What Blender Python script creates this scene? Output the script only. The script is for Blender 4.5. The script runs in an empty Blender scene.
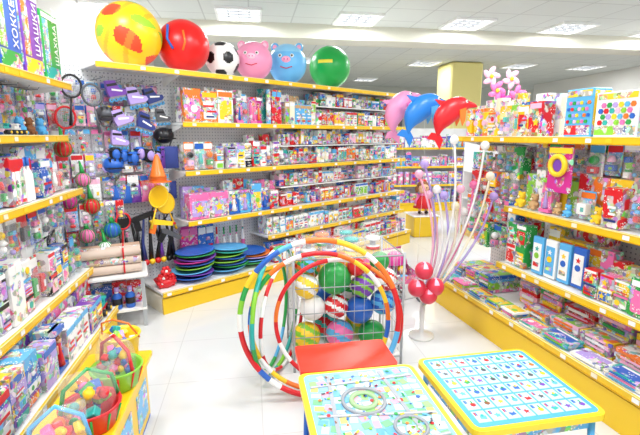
import bpy, math, random
from mathutils import Matrix, Vector
random.seed(11)
U=random.uniform; CH=random.choice; RR=random.random
sc=bpy.context.scene
sc.view_settings.view_transform='Standard'
sc.view_settings.look='None'
I4=Matrix.Identity(4)
def hx(s):
    o=[]
    for i in (0,2,4):
        c=int(s[i:i+2],16)/255
        o.append(c/12.92 if c<=0.04045 else ((c+0.055)/1.055)**2.4)
    return tuple(o)
C=dict(red='dc2028',orange='f47a28',yellow='fbd22c',gold='f4c010',green='2ca44c',lime='8acc3c',teal='2cb0a8',blue='2a66c4',sky='5cb4ea',navy='2c3c82',purple='7c44b4',lilac='b8a0e4',pink='f074b0',lpink='f8bcd6',magenta='d03090',white='f7f7f5',cream='f5ebd0',grey='b0b4b8',dgrey='56585e',black='1a1a1e',brown='8c5834',tan='cca472',skin='eebb94')
C={k:hx(v) for k,v in C.items()}
def P(s): return [C[k] for k in s.split()]
BR=P('red orange yellow green lime teal blue sky lilac pink lpink white white white red blue yellow white')
PK=P('pink lpink magenta lilac white sky white white red blue')
PB=P('blue sky white red yellow white white teal orange white')
PW=P('white white red cream sky red yellow lpink white')
PY=P('yellow gold orange lime white cream red sky blue')

# ------------------------------------------------------------ materials
def newmat(n):
    m=bpy.data.materials.new(n); m.use_nodes=True
    nt=m.node_tree; b=nt.nodes['Principled BSDF']; return m,nt,b
def simple(n,col,rough=.5,metal=0,emit=0):
    m,nt,b=newmat(n); b.inputs['Base Color'].default_value=(*col,1); b.inputs['Roughness'].default_value=rough; b.inputs['Metallic'].default_value=metal
    if emit:
        b.inputs['Emission Color'].default_value=(*col,1); b.inputs['Emission Strength'].default_value=emit
    return m
def m_attr(n,rough,metal=0):
    m,nt,b=newmat(n); a=nt.nodes.new('ShaderNodeAttribute'); a.attribute_name='Col'
    nt.links.new(a.outputs['Color'],b.inputs['Base Color']); b.inputs['Roughness'].default_value=rough; b.inputs['Metallic'].default_value=metal; return m
def m_print():
    m,nt,b=newmat('printed_packaging'); N=nt.nodes.new; L=nt.links.new
    a=N('ShaderNodeAttribute'); a.attribute_name='Col'
    tc=N('ShaderNodeTexCoord')
    v=N('ShaderNodeTexVoronoi'); v.inputs['Scale'].default_value=38; L(tc.outputs['Object'],v.inputs['Vector'])
    sp=N('ShaderNodeSeparateColor'); L(v.outputs['Color'],sp.inputs[0])
    cb=N('ShaderNodeCombineColor'); cb.mode='HSV'; L(sp.outputs[0],cb.inputs[0]); L(sp.outputs[2],cb.inputs[1])
    mr=N('ShaderNodeMapRange'); mr.inputs['To Min'].default_value=.25; mr.inputs['To Max'].default_value=1.0; L(sp.outputs[1],mr.inputs['Value']); L(mr.outputs[0],cb.inputs[2])
    no=N('ShaderNodeTexNoise'); no.inputs['Scale'].default_value=13; no.inputs['Detail'].default_value=1; L(tc.outputs['Object'],no.inputs['Vector'])
    r=N('ShaderNodeMapRange'); r.inputs['From Min'].default_value=.49; r.inputs['From Max'].default_value=.53; r.inputs['To Max'].default_value=.88; L(no.outputs['Fac'],r.inputs['Value'])
    mx=N('ShaderNodeMix'); mx.data_type='RGBA'; L(r.outputs['Result'],mx.inputs['Factor']); L(a.outputs['Color'],mx.inputs[6]); L(cb.outputs[0],mx.inputs[7])
    v2=N('ShaderNodeTexVoronoi'); v2.inputs['Scale'].default_value=85; L(tc.outputs['Object'],v2.inputs['Vector'])
    n2=N('ShaderNodeTexNoise'); n2.inputs['Scale'].default_value=17; L(tc.outputs['Object'],n2.inputs['Vector'])
    lt=N('ShaderNodeMath'); lt.operation='LESS_THAN'; lt.inputs[1].default_value=.34; L(v2.outputs['Distance'],lt.inputs[0])
    gt=N('ShaderNodeMath'); gt.operation='GREATER_THAN'; gt.inputs[1].default_value=.54; L(n2.outputs['Fac'],gt.inputs[0])
    mu=N('ShaderNodeMath'); mu.operation='MULTIPLY'; L(lt.outputs[0],mu.inputs[0]); L(gt.outputs[0],mu.inputs[1])
    m2=N('ShaderNodeMix'); m2.data_type='RGBA'; L(mu.outputs[0],m2.inputs['Factor']); L(mx.outputs[2],m2.inputs[6]); m2.inputs[7].default_value=(.9,.9,.88,1)
    L(m2.outputs[2],b.inputs['Base Color']); b.inputs['Roughness'].default_value=.3
    return m
def m_clear():
    m,nt,b=newmat('clear_film'); N=nt.nodes.new; L=nt.links.new
    t=N('ShaderNodeBsdfTransparent'); mx=N('ShaderNodeMixShader'); mx.inputs[0].default_value=.14
    b.inputs['Base Color'].default_value=(.9,.93,.97,1); b.inputs['Roughness'].default_value=.08
    L(t.outputs[0],mx.inputs[1]); L(b.outputs[0],mx.inputs[2]); L(mx.outputs[0],nt.nodes['Material Output'].inputs[0]); return m
def m_tint():
    m,nt,b=newmat('tinted_clear_plastic'); N=nt.nodes.new; L=nt.links.new
    a=N('ShaderNodeAttribute'); a.attribute_name='Col'; L(a.outputs['Color'],b.inputs['Base Color']); b.inputs['Roughness'].default_value=.1
    t=N('ShaderNodeBsdfTransparent'); mx=N('ShaderNodeMixShader'); mx.inputs[0].default_value=.62
    L(t.outputs[0],mx.inputs[1]); L(b.outputs[0],mx.inputs[2]); L(mx.outputs[0],nt.nodes['Material Output'].inputs[0]); return m
PL,PR,ME,CL,MT,EM,TI=0,1,2,3,4,5,6
MATS=[m_attr('coloured_plastic',.32),m_print(),m_attr('coloured_metal',.25,.8),m_clear(),m_attr('coloured_matte',.75),simple('lamp_diffuser',(1,1,1),.5,0,2.8),m_tint()]
def m_grid(n,base,line,w,mort,rough,off=0.0):
    m,nt,b=newmat(n); N=nt.nodes.new; L=nt.links.new
    tc=N('ShaderNodeTexCoord'); br=N('ShaderNodeTexBrick'); br.offset=off; br.squash=1
    br.inputs['Scale'].default_value=1; br.inputs['Brick Width'].default_value=w; br.inputs['Row Height'].default_value=w; br.inputs['Mortar Size'].default_value=mort
    br.inputs['Mortar Smooth'].default_value=.2
    br.inputs['Color1'].default_value=(*base,1); br.inputs['Color2'].default_value=(*[c*.97 for c in base],1); br.inputs['Mortar'].default_value=(*line,1)
    L(tc.outputs['Object'],br.inputs['Vector']); L(br.outputs['Color'],b.inputs['Base Color']); b.inputs['Roughness'].default_value=rough
    return m
def m_peg():
    m,nt,b=newmat('white_pegboard'); N=nt.nodes.new; L=nt.links.new
    tc=N('ShaderNodeTexCoord'); s=N('ShaderNodeSeparateXYZ'); c=N('ShaderNodeCombineXYZ'); L(tc.outputs['Object'],s.inputs[0]); L(s.outputs['X'],c.inputs['X']); L(s.outputs['Z'],c.inputs['Y'])
    v=N('ShaderNodeTexVoronoi'); v.voronoi_dimensions='2D'; v.inputs['Scale'].default_value=30; v.inputs['Randomness'].default_value=0; L(c.outputs[0],v.inputs['Vector'])
    r=N('ShaderNodeMapRange'); r.inputs['From Min'].default_value=.12; r.inputs['From Max'].default_value=.2; L(v.outputs['Distance'],r.inputs['Value'])
    mx=N('ShaderNodeMix'); mx.data_type='RGBA'; L(r.outputs['Result'],mx.inputs['Factor']); mx.inputs[6].default_value=(.36,.38,.44,1); mx.inputs[7].default_value=(.88,.89,.91,1)
    L(mx.outputs[2],b.inputs['Base Color']); b.inputs['Roughness'].default_value=.45; return m
PEG=m_peg()

# ------------------------------------------------------------ mesh builder
class MB:
    def __init__(s): s.v=[];s.f=[];s.c=[];s.m=[];s.s=[];s.T=I4
    def add(s,vs,fs,col,mat=0,smooth=False):
        o=len(s.v); T=s.T
        s.v+= [tuple(T@Vector(p)) for p in vs]
        for i,f in enumerate(fs):
            s.f.append([o+k for k in f]); s.c.append(col[i] if isinstance(col,list) else col); s.m.append(mat); s.s.append(smooth)
    def box(s,x,y,z,a,b,c,col,mat=0,rz=0):
        vs=[]
        cs,sn=math.cos(rz),math.sin(rz)
        for dz in (0,c):
            for dx,dy in ((-a/2,-b/2),(a/2,-b/2),(a/2,b/2),(-a/2,b/2)):
                vs.append((x+dx*cs-dy*sn,y+dx*sn+dy*cs,z+dz))
        s.add(vs,[(3,2,1,0),(4,5,6,7),(0,1,5,4),(1,2,6,5),(2,3,7,6),(3,0,4,7)],col,mat)
    def bbox(s,x,y,z,a,b,c,col,mat=0,e=.006):
        rings=[(0,e),(e,0),(c-e,0),(c,e)]; vs=[];fs=[]
        for zz,i in rings:
            A=a/2-i;B=b/2-i
            for p in ((-A+e,-B),(A-e,-B),(A,-B+e),(A,B-e),(A-e,B),(-A+e,B),(-A,B-e),(-A,-B+e)): vs.append((x+p[0],y+p[1],z+zz))
        for k in range(3):
            for j in range(8):
                j2=(j+1)%8; fs.append((k*8+j,k*8+j2,k*8+8+j2,k*8+8+j))
        fs.append(tuple(range(7,-1,-1))); fs.append(tuple(range(24,32)))
        s.add(vs,fs,col,mat)
    def lathe(s,prof,col,x=0,y=0,z=0,seg=14,mat=0,cap=True,smooth=True):
        vs=[];fs=[];cl=[]
        for i in range(seg):
            a=2*math.pi*i/seg
            for r,h in prof: vs.append((x+r*math.cos(a),y+r*math.sin(a),z+h))
        n=len(prof)
        for i in range(seg):
            j=(i+1)%seg
            for k in range(n-1):
                fs.append((i*n+k,j*n+k,j*n+k+1,i*n+k+1)); cl.append(col[k%len(col)] if isinstance(col,list) else col)
        if cap:
            fs.append([i*n for i in range(seg)][::-1]); cl.append(cl[0])
            fs.append([i*n+n-1 for i in range(seg)]); cl.append(cl[n-2])
        s.add(vs,fs,cl,mat,smooth)
    def tube(s,pts,r,col,seg=6,mat=0,closed=False,cf=None):
        pts=[Vector(p) for p in pts]; n=len(pts); vs=[];fs=[];cl=[]
        prev=None
        for i,p in enumerate(pts):
            if closed: t=pts[(i+1)%n]-pts[i-1]
            else: t=pts[min(i+1,n-1)]-pts[max(i-1,0)]
            if t.length<1e-9: t=Vector((0,0,1))
            t.normalize()
            if prev is None:
                a=t.orthogonal().normalized()
            else:
                a=prev-t*prev.dot(t)
                a=a.normalized() if a.length>1e-6 else t.orthogonal().normalized()
            prev=a; b=t.cross(a); rr=r[i] if isinstance(r,(list,tuple)) else r
            for k in range(seg):
                an=2*math.pi*k/seg; vs.append(tuple(p+a*math.cos(an)*rr+b*math.sin(an)*rr))
        m=n if closed else n-1
        for i in range(m):
            j=(i+1)%n
            for k in range(seg):
                k2=(k+1)%seg; fs.append((i*seg+k,i*seg+k2,j*seg+k2,j*seg+k)); cl.append(cf(i/m) if cf else col)
        if not closed:
            fs.append(list(range(seg))[::-1]); cl.append(cl[0]); fs.append([(n-1)*seg+k for k in range(seg)]); cl.append(cl[-2])
        s.add(vs,fs,cl,mat,True)
    def ring(s,c,R,r,col,ax='y',seg=24,ms=6,mat=0,cf=None,sx=1):
        pts=[]
        for i in range(seg):
            a=2*math.pi*i/seg; p=(R*math.cos(a)*sx,R*math.sin(a))
            pts.append({'y':(c[0]+p[0],c[1],c[2]+p[1]),'z':(c[0]+p[0],c[1]+p[1],c[2]),'x':(c[0],c[1]+p[0],c[2]+p[1])}[ax])
        s.tube(pts,r,col,ms,mat,True,cf)
    def sph(s,c,r,col,seg=16,rg=10,sc3=(1,1,1),mat=0,cf=None):
        vs=[];fs=[];cl=[]
        vs.append((c[0],c[1],c[2]-r*sc3[2]))
        for i in range(1,rg):
            p=-math.pi/2+math.pi*i/rg
            for j in range(seg):
                a=2*math.pi*j/seg; vs.append((c[0]+r*sc3[0]*math.cos(p)*math.cos(a),c[1]+r*sc3[1]*math.cos(p)*math.sin(a),c[2]+r*sc3[2]*math.sin(p)))
        vs.append((c[0],c[1],c[2]+r*sc3[2])); T=len(vs)-1
        for j in range(seg): fs.append((0,1+(j+1)%seg,1+j))
        for i in range(rg-2):
            for j in range(seg):
                j2=(j+1)%seg; fs.append((1+i*seg+j,1+i*seg+j2,1+(i+1)*seg+j2,1+(i+1)*seg+j))
        for j in range(seg): fs.append((1+(rg-2)*seg+j,1+(rg-2)*seg+(j+1)%seg,T))
        if cf:
            for f in fs:
                m=Vector((0,0,0))
                for k in f: m+=Vector(vs[k])-Vector(c)
                cl.append(cf(m.normalized()))
        else: cl=col
        s.add(vs,fs,cl,mat,True)
    def prism(s,poly,y0,y1,col,mat=0,plane='xz'):
        n=len(poly)
        if plane=='xz': vs=[(p[0],y0,p[1]) for p in poly]+[(p[0],y1,p[1]) for p in poly]
        else: vs=[(p[0],p[1],y0) for p in poly]+[(p[0],p[1],y1) for p in poly]
        fs=[list(range(n))[::-1] if plane!='xz' else list(range(n)),[n+i for i in range(n)] if plane!='xz' else [n+i for i in range(n)][::-1]]
        for i in range(n):
            j=(i+1)%n; fs.append((i,j,n+j,n+i))
        s.add(vs,fs,col,mat)
    def pillow(s,x,y,z,w,h,d,col,mat=3):
        n=6;vs=[];fs=[]
        for sd in (-1,1):
            for i in range(n+1):
                for j in range(n+1):
                    u=i/n;v=j/n; b=max(0,math.sin(math.pi*u)*math.sin(math.pi*v))**.5
                    vs.append((x+(u-.5)*w,y+sd*d/2*b,z+v*h))
        for q in (0,1):
            o=q*(n+1)**2
            for i in range(n):
                for j in range(n):
                    f=(o+i*(n+1)+j,o+(i+1)*(n+1)+j,o+(i+1)*(n+1)+j+1,o+i*(n+1)+j+1)
                    fs.append(f if q==0 else f[::-1])
        s.add(vs,fs,col,mat,True)
    def obj(s,name,loc=(0,0,0),rz=0,parent=None,mats=None):
        me=bpy.data.meshes.new(name); me.from_pydata(s.v,[],s.f)
        for m in (mats or MATS): me.materials.append(m)
        if not mats: me.polygons.foreach_set('material_index',s.m)
        me.polygons.foreach_set('use_smooth',s.s)
        ca=me.color_attributes.new('Col','FLOAT_COLOR','CORNER'); arr=[]
        for f,c in zip(s.f,s.c): arr+= [c[0],c[1],c[2],1.0]*len(f)
        ca.data.foreach_set('color',arr); me.update()
        o=bpy.data.objects.new(name,me); sc.collection.objects.link(o)
        o.location=loc; o.rotation_euler=(0,0,rz)
        if parent: o.parent=parent
        return o
def empty(name,loc=(0,0,0),rz=0):
    e=bpy.data.objects.new(name,None); sc.collection.objects.link(e); e.location=loc; e.rotation_euler=(0,0,rz); e.empty_display_size=.1; return e
def TR(x,y,z,rx=0,ry=0,rz=0,s=1):
    return Matrix.Translation((x,y,z))@Matrix.Rotation(rz,4,'Z')@Matrix.Rotation(ry,4,'Y')@Matrix.Rotation(rx,4,'X')@Matrix.Scale(s,4)
def rrect(x0,y0,x1,y1,r,n=5):
    o=[]
    for cx,cy,a0 in ((x1-r,y1-r,0),(x0+r,y1-r,90),(x0+r,y0+r,180),(x1-r,y0+r,270)):
        for i in range(n+1):
            a=math.radians(a0+90*i/n); o.append((cx+r*math.cos(a),cy+r*math.sin(a)))
    return o
def circ(x,y,r,n=14): return [(x+r*math.cos(2*math.pi*i/n),y+r*math.sin(2*math.pi*i/n)) for i in range(n)]
def star(x,y,r,n=5,k=.45): return [(x+(r if i%2==0 else r*k)*math.sin(math.pi*i/n),y+(r if i%2==0 else r*k)*math.cos(math.pi*i/n)) for i in range(2*n)][::-1]

# ------------------------------------------------------------ products (front faces -Y; y = front)
def k_box(mb,x,y,z,w,h,d,pal,rz=0,face=True):
    c=CH(pal); c2=CH(pal); old=mb.T
    mb.T=old@TR(x,y+d/2,z,0,0,rz)
    mb.box(0,0,0,w,d,h,c,PR)
    f=-d/2-.0015
    if h>.07: mb.box(0,f,h*.8,w*.9,.003,h*.15,c2,PL)
    if RR()<.6: mb.prism(rrect(-w*.4,h*.1,w*.4,h*.7,min(w,h)*.08,3),f-.002,f+.001,CH(BR),PR)
    q=RR()
    if q<.3: mb.prism(circ(U(-.2,.2)*w,h*.4,min(w,h)*.2,12),f-.004,f,CH(BR),PL)
    elif q<.45: mb.prism(star(U(-.2,.2)*w,h*.4,min(w,h)*.24),f-.005,f,C['yellow'],PL)
    elif q<.75:
        for k in range(3): mb.box(U(-.1,.1)*w,f-.003,h*(.15+.17*k),w*U(.3,.7),.003,h*.06,CH((C['white'],C['navy'],C['red'])),PL)
    mb.T=old
def k_mult(mb,x,y,z,w,h,d,pal,rz=0):
    n=CH((2,2,3,4)); hh=h/n
    for i in range(n): k_box(mb,x+U(-.004,.004),y+U(0,.01),z+i*hh,w*U(.9,1),hh-.002,d,pal)
def k_doll(mb,x,y,z,w,h,d,pal,rz=0):
    c=CH(P('pink magenta lilac sky lpink red yellow blue'))
    mb.box(x,y+d*.6,z,w,d*.8,h,c,PR)
    mb.box(x,y+d*.19,z,w,d*.38,h*.1,c,PL); mb.box(x,y+d*.19,z+h*.88,w,d*.38,h*.12,CH(pal),PR)
    f=y+d*.16; r=min(w*.15,h*.08)
    mb.lathe([(r*1.5,0),(r*1.1,h*.2),(r*.6,h*.42),(r*.8,h*.5)],CH(BR),x,f,z+h*.12,8)
    for s in (-1,1): mb.tube([(x+s*r*.7,f,z+h*.6),(x+s*r*1.5,f-.005,z+h*.42)],r*.25,C['skin'],5)
    mb.sph((x,f,z+h*.7),r,C['skin'],8,6); mb.sph((x,f+r*.3,z+h*.73),r*1.15,CH(P('yellow brown black orange')),8,6)
def k_blister(mb,x,y,z,w,h,d,pal,rz=0):
    c=CH(pal); poly=rrect(x-w/2,z,x+w/2,z+h,w*.08,3)
    mb.prism(poly,y+d*.6,y+d*.62,c,PR)
    mb.prism(rrect(x-w*.46,z+h*.74,x+w*.46,z+h*.94,w*.06,3),y+d*.57,y+d*.6,CH(pal),PL)
    n=CH((1,2,3))
    for i in range(n):
        zz=z+h*(.12+.55*(i+.5)/n); q=RR(); cc=CH(BR+[C['black'],C['dgrey']])
        if q<.3: mb.sph((x,y+d*.3,zz),min(w*.3,h*.26/n,d*.4)+.004,cc,8,6)
        elif q<.7: mb.bbox(x,y+d*.3,zz-h*.2/n,w*.6,d*.5,h*.38/n,cc,PL,.003); mb.box(x+w*.1,y+d*.03,zz-h*.1/n,w*.2,.003,h*.15/n,CH(BR))
        else: mb.lathe([(w*.2,0),(w*.26,h*.12/n),(w*.12,h*.4/n)],cc,x,y+d*.3,zz-h*.2/n,8)
    mb.prism(rrect(x-w*.4,z+h*.06,x+w*.4,z+h*.7,w*.1,3),y,y+d*.55,C['white'],CL)
def k_can(mb,x,y,z,w,h,d,pal,rz=0):
    r=min(w,d)/2; c=CH(pal)
    mb.lathe([(r,0),(r,h*.12),(r,h*.13),(r,h*.85),(r,h*.86),(r*1.03,h*.87),(r*1.03,h)],[CH(pal),c,c,c,CH(pal),CH(pal)],x,y+r,z,12,PR,smooth=False)
    mb.prism(circ(x,z+h*.48,r*.6,10),y-.002,y+.02,CH(BR),PL)
def k_bottle(mb,x,y,z,w,h,d,pal,rz=0):
    r=min(w,d)/2*.9;c=CH(pal)
    mb.lathe([(r*.9,0),(r,h*.05),(r,h*.2),(r,h*.5),(r,h*.6),(r*.4,h*.75),(r*.4,h*.8),(r*.5,h*.81),(r*.45,h)],[c,c,CH(pal),c,c,CH(BR),CH(BR),CH(BR)],x,y+r,z,10)
def k_bag(mb,x,y,z,w,h,d,pal,rz=0):
    for i in range(10):
        a=w*U(.2,.34); b=w*U(.18,.34); zz=z+h*U(.04,.6)
        if i%4==0: mb.sph((x+U(-.28,.28)*w,y+d*.4,zz+b/2),a*.5,CH(BR[:11]),8,6)
        else: mb.bbox(x+U(-.28,.28)*w,y+d*.4+U(-.1,.15)*d,zz,a,d*.4,b,CH(BR[:12]),PL,.003)
    mb.pillow(x,y+d*.45,z,w,h*.88,d*.9,C['white'],CL)
    mb.box(x,y+d*.45,z+h*.8,w,.006,h*.2,CH(pal),PR)
def k_toy(mb,x,y,z,w,h,d,pal,rz=0):
    c=CH(BR);c2=CH(BR)
    hh=min(h,w*.7)
    mb.bbox(x,y+d*.4,z+hh*.22,w*.92,d*.6,hh*.25,c,PL); mb.bbox(x+w*.28,y+d*.4,z+hh*.45,w*.3,d*.55,hh*.45,c2,PL)
    mb.box(x-w*.15,y+d*.4,z+hh*.47,w*.5,d*.6,hh*.2,c2,PL)
    mb.box(x+w*.28,y+d*.12,z+hh*.58,w*.18,.004,hh*.2,C['navy'])
    for sx in (-.3,.3):
        T=mb.T; mb.T=T@TR(x+sx*w,y+d*.1,z+hh*.2,math.pi/2)
        mb.lathe([(hh*.2,-d*.03),(hh*.2,.03)],C['black'],0,0,0,10); mb.lathe([(hh*.1,-.005),(hh*.1,.035)],C['yellow'],0,0,0,8); mb.T=T
def k_plush(mb,x,y,z,w,h,d,pal,rz=0):
    c=CH(P('tan pink white yellow sky brown')); r=min(w,h)*.26
    yy=y+d*.4
    mb.sph((x,yy,z+r),r*1.1,c,10,8,mat=MT); mb.sph((x,yy,z+r*2.5),r*.9,c,10,8,mat=MT)
    for sx in (-1,1):
        mb.sph((x+sx*r*.7,yy,z+r*3.2),r*.35,c,8,6,mat=MT); mb.sph((x+sx*r*1.1,yy-r*.3,z+r*1.3),r*.4,c,8,6,mat=MT); mb.sph((x+sx*r*.7,yy-r*.8,z+r*.4),r*.42,c,8,6,mat=MT)
        mb.sph((x+sx*r*.3,yy-r*.82,z+r*2.65),r*.1,C['black'],6,4)
    mb.sph((x,yy-r*.85,z+r*2.3),r*.3,C['cream'],8,6,mat=MT)
def fill(mb,x0,x1,y,z,kinds,w,h,d,pal,gap=.005,back=True,jit=.02):
    x=x0
    while True:
        W=U(*w)
        if x+W>x1: break
        k=CH(kinds); H=U(*h); D=U(*d); n=CH((1,1,2,3)); sd=random.randint(0,10**9)
        for q in range(n):
            if x+W>x1: break
            if k in (k_box,k_can,k_bottle): st=random.getstate(); random.seed(sd); k(mb,x+W/2,y+.005*q,z,W,H,D,pal); random.setstate(st)
            else: k(mb,x+W/2,y+U(0,jit),z,W,H,D,pal)
            x+=W+gap
    if back:
        x=x0
        while x<x1-.1:
            W=U(.07,.16); mb.box(x+W/2,y+d[1]+.065,z,W,.075,h[1]*U(.85,1.15),CH(pal),PR); x+=W+.003
def stacks(mb,x0,x1,y,z,w,d,t,n,pal):
    x=x0
    while True:
        W=U(*w)
        if x+W>x1: break
        zz=z; D=U(*d)
        for i in range(random.randint(*n)):
            tt=U(*t); rz=U(-.06,.06); c=CH(pal)
            mb.box(x+W/2+U(-.006,.006),y+D/2+U(0,.012),zz,W*.94,D*.96,tt,c,PR,rz)
            mb.box(x+W/2,y+D/2+.005,zz+tt,W*.78,D*.7,.0015,CH(BR+pal),PR,rz)
            if RR()<.7: mb.prism(circ(x+W*U(.3,.7),y+D*U(.3,.6),min(W,D)*.16,10),zz+tt+.001,zz+tt+.003,CH(BR),PL,'xy')
            if RR()<.7: mb.box(x+W*.5,y+D*.85,zz+tt,W*.7,D*.12,.003,CH(P('white red yellow navy')),PL,rz)
            mb.box(x+W/2,y+.004,zz+tt*.25,W*.6,.008,tt*.5,CH(pal),PL,rz)
            zz+=tt+.003
        x+=W+.012
def hooks(mb,xs,z,yb,ln=.22):
    for x in xs: mb.tube([(x,yb,z+.02),(x,yb-ln,z+.02),(x,yb-ln-.01,z+.035)],.003,C['grey'],5,ME)
def hangrow(mb,x0,x1,yb,z,kinds,w,h,pal,dep=.08,front=.18):
    x=x0
    while True:
        W=U(*w)
        if x+W>x1: break
        H=U(*h)
        hooks(mb,[x+W/2],z,yb,front+.03)
        k=CH(kinds)
        k(mb,x+W/2,yb-front,z-H+.01,W*.95,H,dep,pal)
        if front>.12: k(mb,x+W/2,yb-front+dep*1.05,z-H+.01,W*.95,H,dep*.8,pal)
        x+=W+.01

# ------------------------------------------------------------ room
RA=math.radians(9)
def plane(name,cx,cy,z,sx,sy,mat,rz):
    mb=MB(); mb.box(0,0,-.05,sx,sy,.05,(1,1,1)); return mb.obj(name,(cx,cy,z),rz,mats=[mat])
plane('floor',1.5,6,0,24,22,m_grid('glossy_floor_tile',(.74,.75,.75),(.6,.6,.6),.6,.003,.1),RA)
mb=MB(); mb.box(0,0,0,24,22,.05,(1,1,1)); mb.obj('ceiling',(1.5,6,3.2),RA,mats=[m_grid('ceiling_tile',(.68,.70,.67),(.52,.53,.51),.6,.01,.9)])
WM=simple('wall_paint',hx('eceae6'),.8); CR=simple('beam_paint',hx('dcd9ca'),.7)
uu=Vector((math.cos(RA),math.sin(RA),0)); vv=Vector((-math.sin(RA),math.cos(RA),0))
def W(name,p,L,th,h,rz,mat,z=0):
    mb=MB(); mb.box(0,0,0,L,th,h,(1,1,1)); return mb.obj(name,(p[0],p[1],z),rz,mats=[mat])
W('wall_left',(-2.62-.16*1.5,3.0+1.9,0),9.6,.1,3.2,RA+math.pi/2,WM)
W('wall_back',(1.5-.156*8.2,14.6),22,.12,3.2,RA,simple('far_wall_paint',hx('c6c8c0'),.8))
W('wall_right',(8.2,6.5),16,.12,3.2,RA+math.pi/2,WM)
W('trim_ceiling_beam',(3.2,7.45),13.5,.45,.2,RA,CR,3.0)
COLC=hx('f9ec9c')
mb=MB(); mb.bbox(0,0,0,.75,.75,3.19,COLC,MT,.03); mb.bbox(0,0,0,.85,.85,.12,C['grey'],MT,.02)
mb.obj('square_column',(3.2,10.3,0.001),RA)
mb=MB(); mb.bbox(0,0,0,.5,.5,3.19,C['white'],MT,.03); mb.bbox(0,0,0,.6,.6,.12,C['grey'],MT,.02)
mb.obj('square_column',(5.0,6.4,0.001),RA)

# ceiling troffers
mb=MB()
mb.box(0,0,-.005,.54,.54,.004,C['white'],EM)
for sx,sy,a,b in ((0,.285,.6,.03),(0,-.285,.6,.03),(.285,0,.03,.54),(-.285,0,.03,.54)): mb.box(sx,sy,-.035,a,b,.034,C['white'],MT)
for i in range(1,4):
    mb.box(-.27+i*.135,0,-.03,.01,.54,.024,C['grey'],MT)
    mb.box(0,-.27+i*.135,-.03,.54,.01,.024,C['grey'],MT)
tm=mb.obj('ceiling_light',(-2.68,5.87,3.2),RA); tme=tm.data
def lamp(p,first=False,e=33):
    if not first:
        o=bpy.data.objects.new('ceiling_light',tme); sc.collection.objects.link(o); o.location=(p[0],p[1],3.2); o.rotation_euler=(0,0,RA)
    else: o=tm
    l=bpy.data.lights.new('lamp_glow','AREA'); l.shape='SQUARE'; l.size=.5; l.energy=e; l.color=(.96,.985,1)
    q=bpy.data.objects.new('lamp_glow',l); sc.collection.objects.link(q); q.parent=o; q.location=(0,0,-.045)
lamp((-2.68,5.87),True)
for i in range(1,6):
    p=Vector((-2.68,5.87,0))+uu*1.62*i; lamp(p)
for p in ((-.3,9.7),(2.32,10.1),(4.6,10.45),(6.3,10.7)): lamp(p,e=24)
for p in ((1.3,12.9),(3.9,13.2)): lamp(p,e=12)
for r in range(2):
    for i in range(4):
        p=Vector((-1.5,2.6-r*2.6,0))+uu*1.62*i; lamp(p,e=33)

# ------------------------------------------------------------ shelving units
YS=hx('f4c820')
def unit(name,loc,rz,decks,px0,px1,py,ph,posts,base=None):
    e=empty(name,loc,rz)
    mb=MB(); mb.box((px0+px1)/2,py+.01,0.06,px1-px0,.02,ph-.06,(1,1,1)); mb.obj('back_panel',parent=e,mats=[PEG])
    mb=MB()
    for x in posts: mb.box(x,py+.05,.001,.05,.06,ph+.01,C['white'])
    for dk in decks:
        z,x0,x1,y0,y1=dk[:5]
        if len(dk)>5:
            mb.box((x0+x1)/2,(y0+y1)/2,z-.014,x1-x0,y1-y0,.012,C['white']); continue
        mb.box((x0+x1)/2,(y0+y1)/2,z-.025,x1-x0,y1-y0,.022,C['white'])
        mb.box((x0+x1)/2,y0-.006,z-.042,x1-x0,.012,.045,YS)
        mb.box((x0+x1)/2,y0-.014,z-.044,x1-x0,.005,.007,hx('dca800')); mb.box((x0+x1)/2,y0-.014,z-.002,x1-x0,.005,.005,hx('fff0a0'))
        x=x0+U(.02,.1)
        while x<x1-.08:
            mb.box(x+.02,y0-.0145,z-.034,.04,.003,.026,CH(P('white white cream yellow'))); x+=U(.12,.4)
        for x in posts:
            if x0-.03<=x<=x1+.03:
                xx=min(max(x,x0+.01),x1-.01)
                mb.add([(xx-.003,y0+.05,z-.026),(xx-.003,y1,z-.026),(xx-.003,y1,z-.12),(xx-.003,y0+.05,z-.045),(xx+.003,y0+.05,z-.026),(xx+.003,y1,z-.026),(xx+.003,y1,z-.12),(xx+.003,y0+.05,z-.045)],[(0,1,2,3),(7,6,5,4),(0,4,5,1),(1,5,6,2),(2,6,7,3),(3,7,4,0)],C['white'])
    mb.obj('shelves',parent=e)
    if base:
        mb=MB(); x0,x1,y0,y1,h=base
        mb.box((x0+x1)/2,(y0+y1)/2+.02,.001,x1-x0,y1-y0-.04,h-.03,C['cream']); mb.box((x0+x1)/2,y0+.015,.001,x1-x0,.02,h-.045,YS)
        mb.obj('base_plinth',parent=e)
    return e
A_L=math.atan2(.985,-.17); O_L=(-1.438,.90,0)
A_B=math.atan2(.695,.719); O_B=(-1.41,3.66,0)
A_R=math.atan2(-.967,.254); O_R=(1.124,4.0,0)
unit('toy_shelving_unit',O_L,A_L,[(.22,0,2.45,-.18,.5),(.56,0,2.45,-.02,.5),(1.2,0,2.45,0,.5),(1.6,0,2.45,.06,.5),(1.97,0,2.45,0,.5)],0,2.45,.5,2.25,[.02,1.2,2.43],(0,2.45,-.18,.5,.2))
unit('gondola_shelving_unit',O_B,A_B,[(.21,0,3.86,0,.5),(.79,.36,3.86,.15,.5),(1.27,.36,3.86,.15,.5),(1.72,.36,3.86,.15,.5),(2.17,-.35,3.86,.12,.5),(.5,1.3,3.86,.15,.5),(1.49,1.55,3.86,.22,.5,1),(1.95,2.1,3.86,.22,.5,1),(1.02,1.55,3.86,.22,.5,1)],-.85,3.86,.5,2.2,[-.6,.36,1.5,2.7,3.84],(0,3.86,0,.5,.19))
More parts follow.
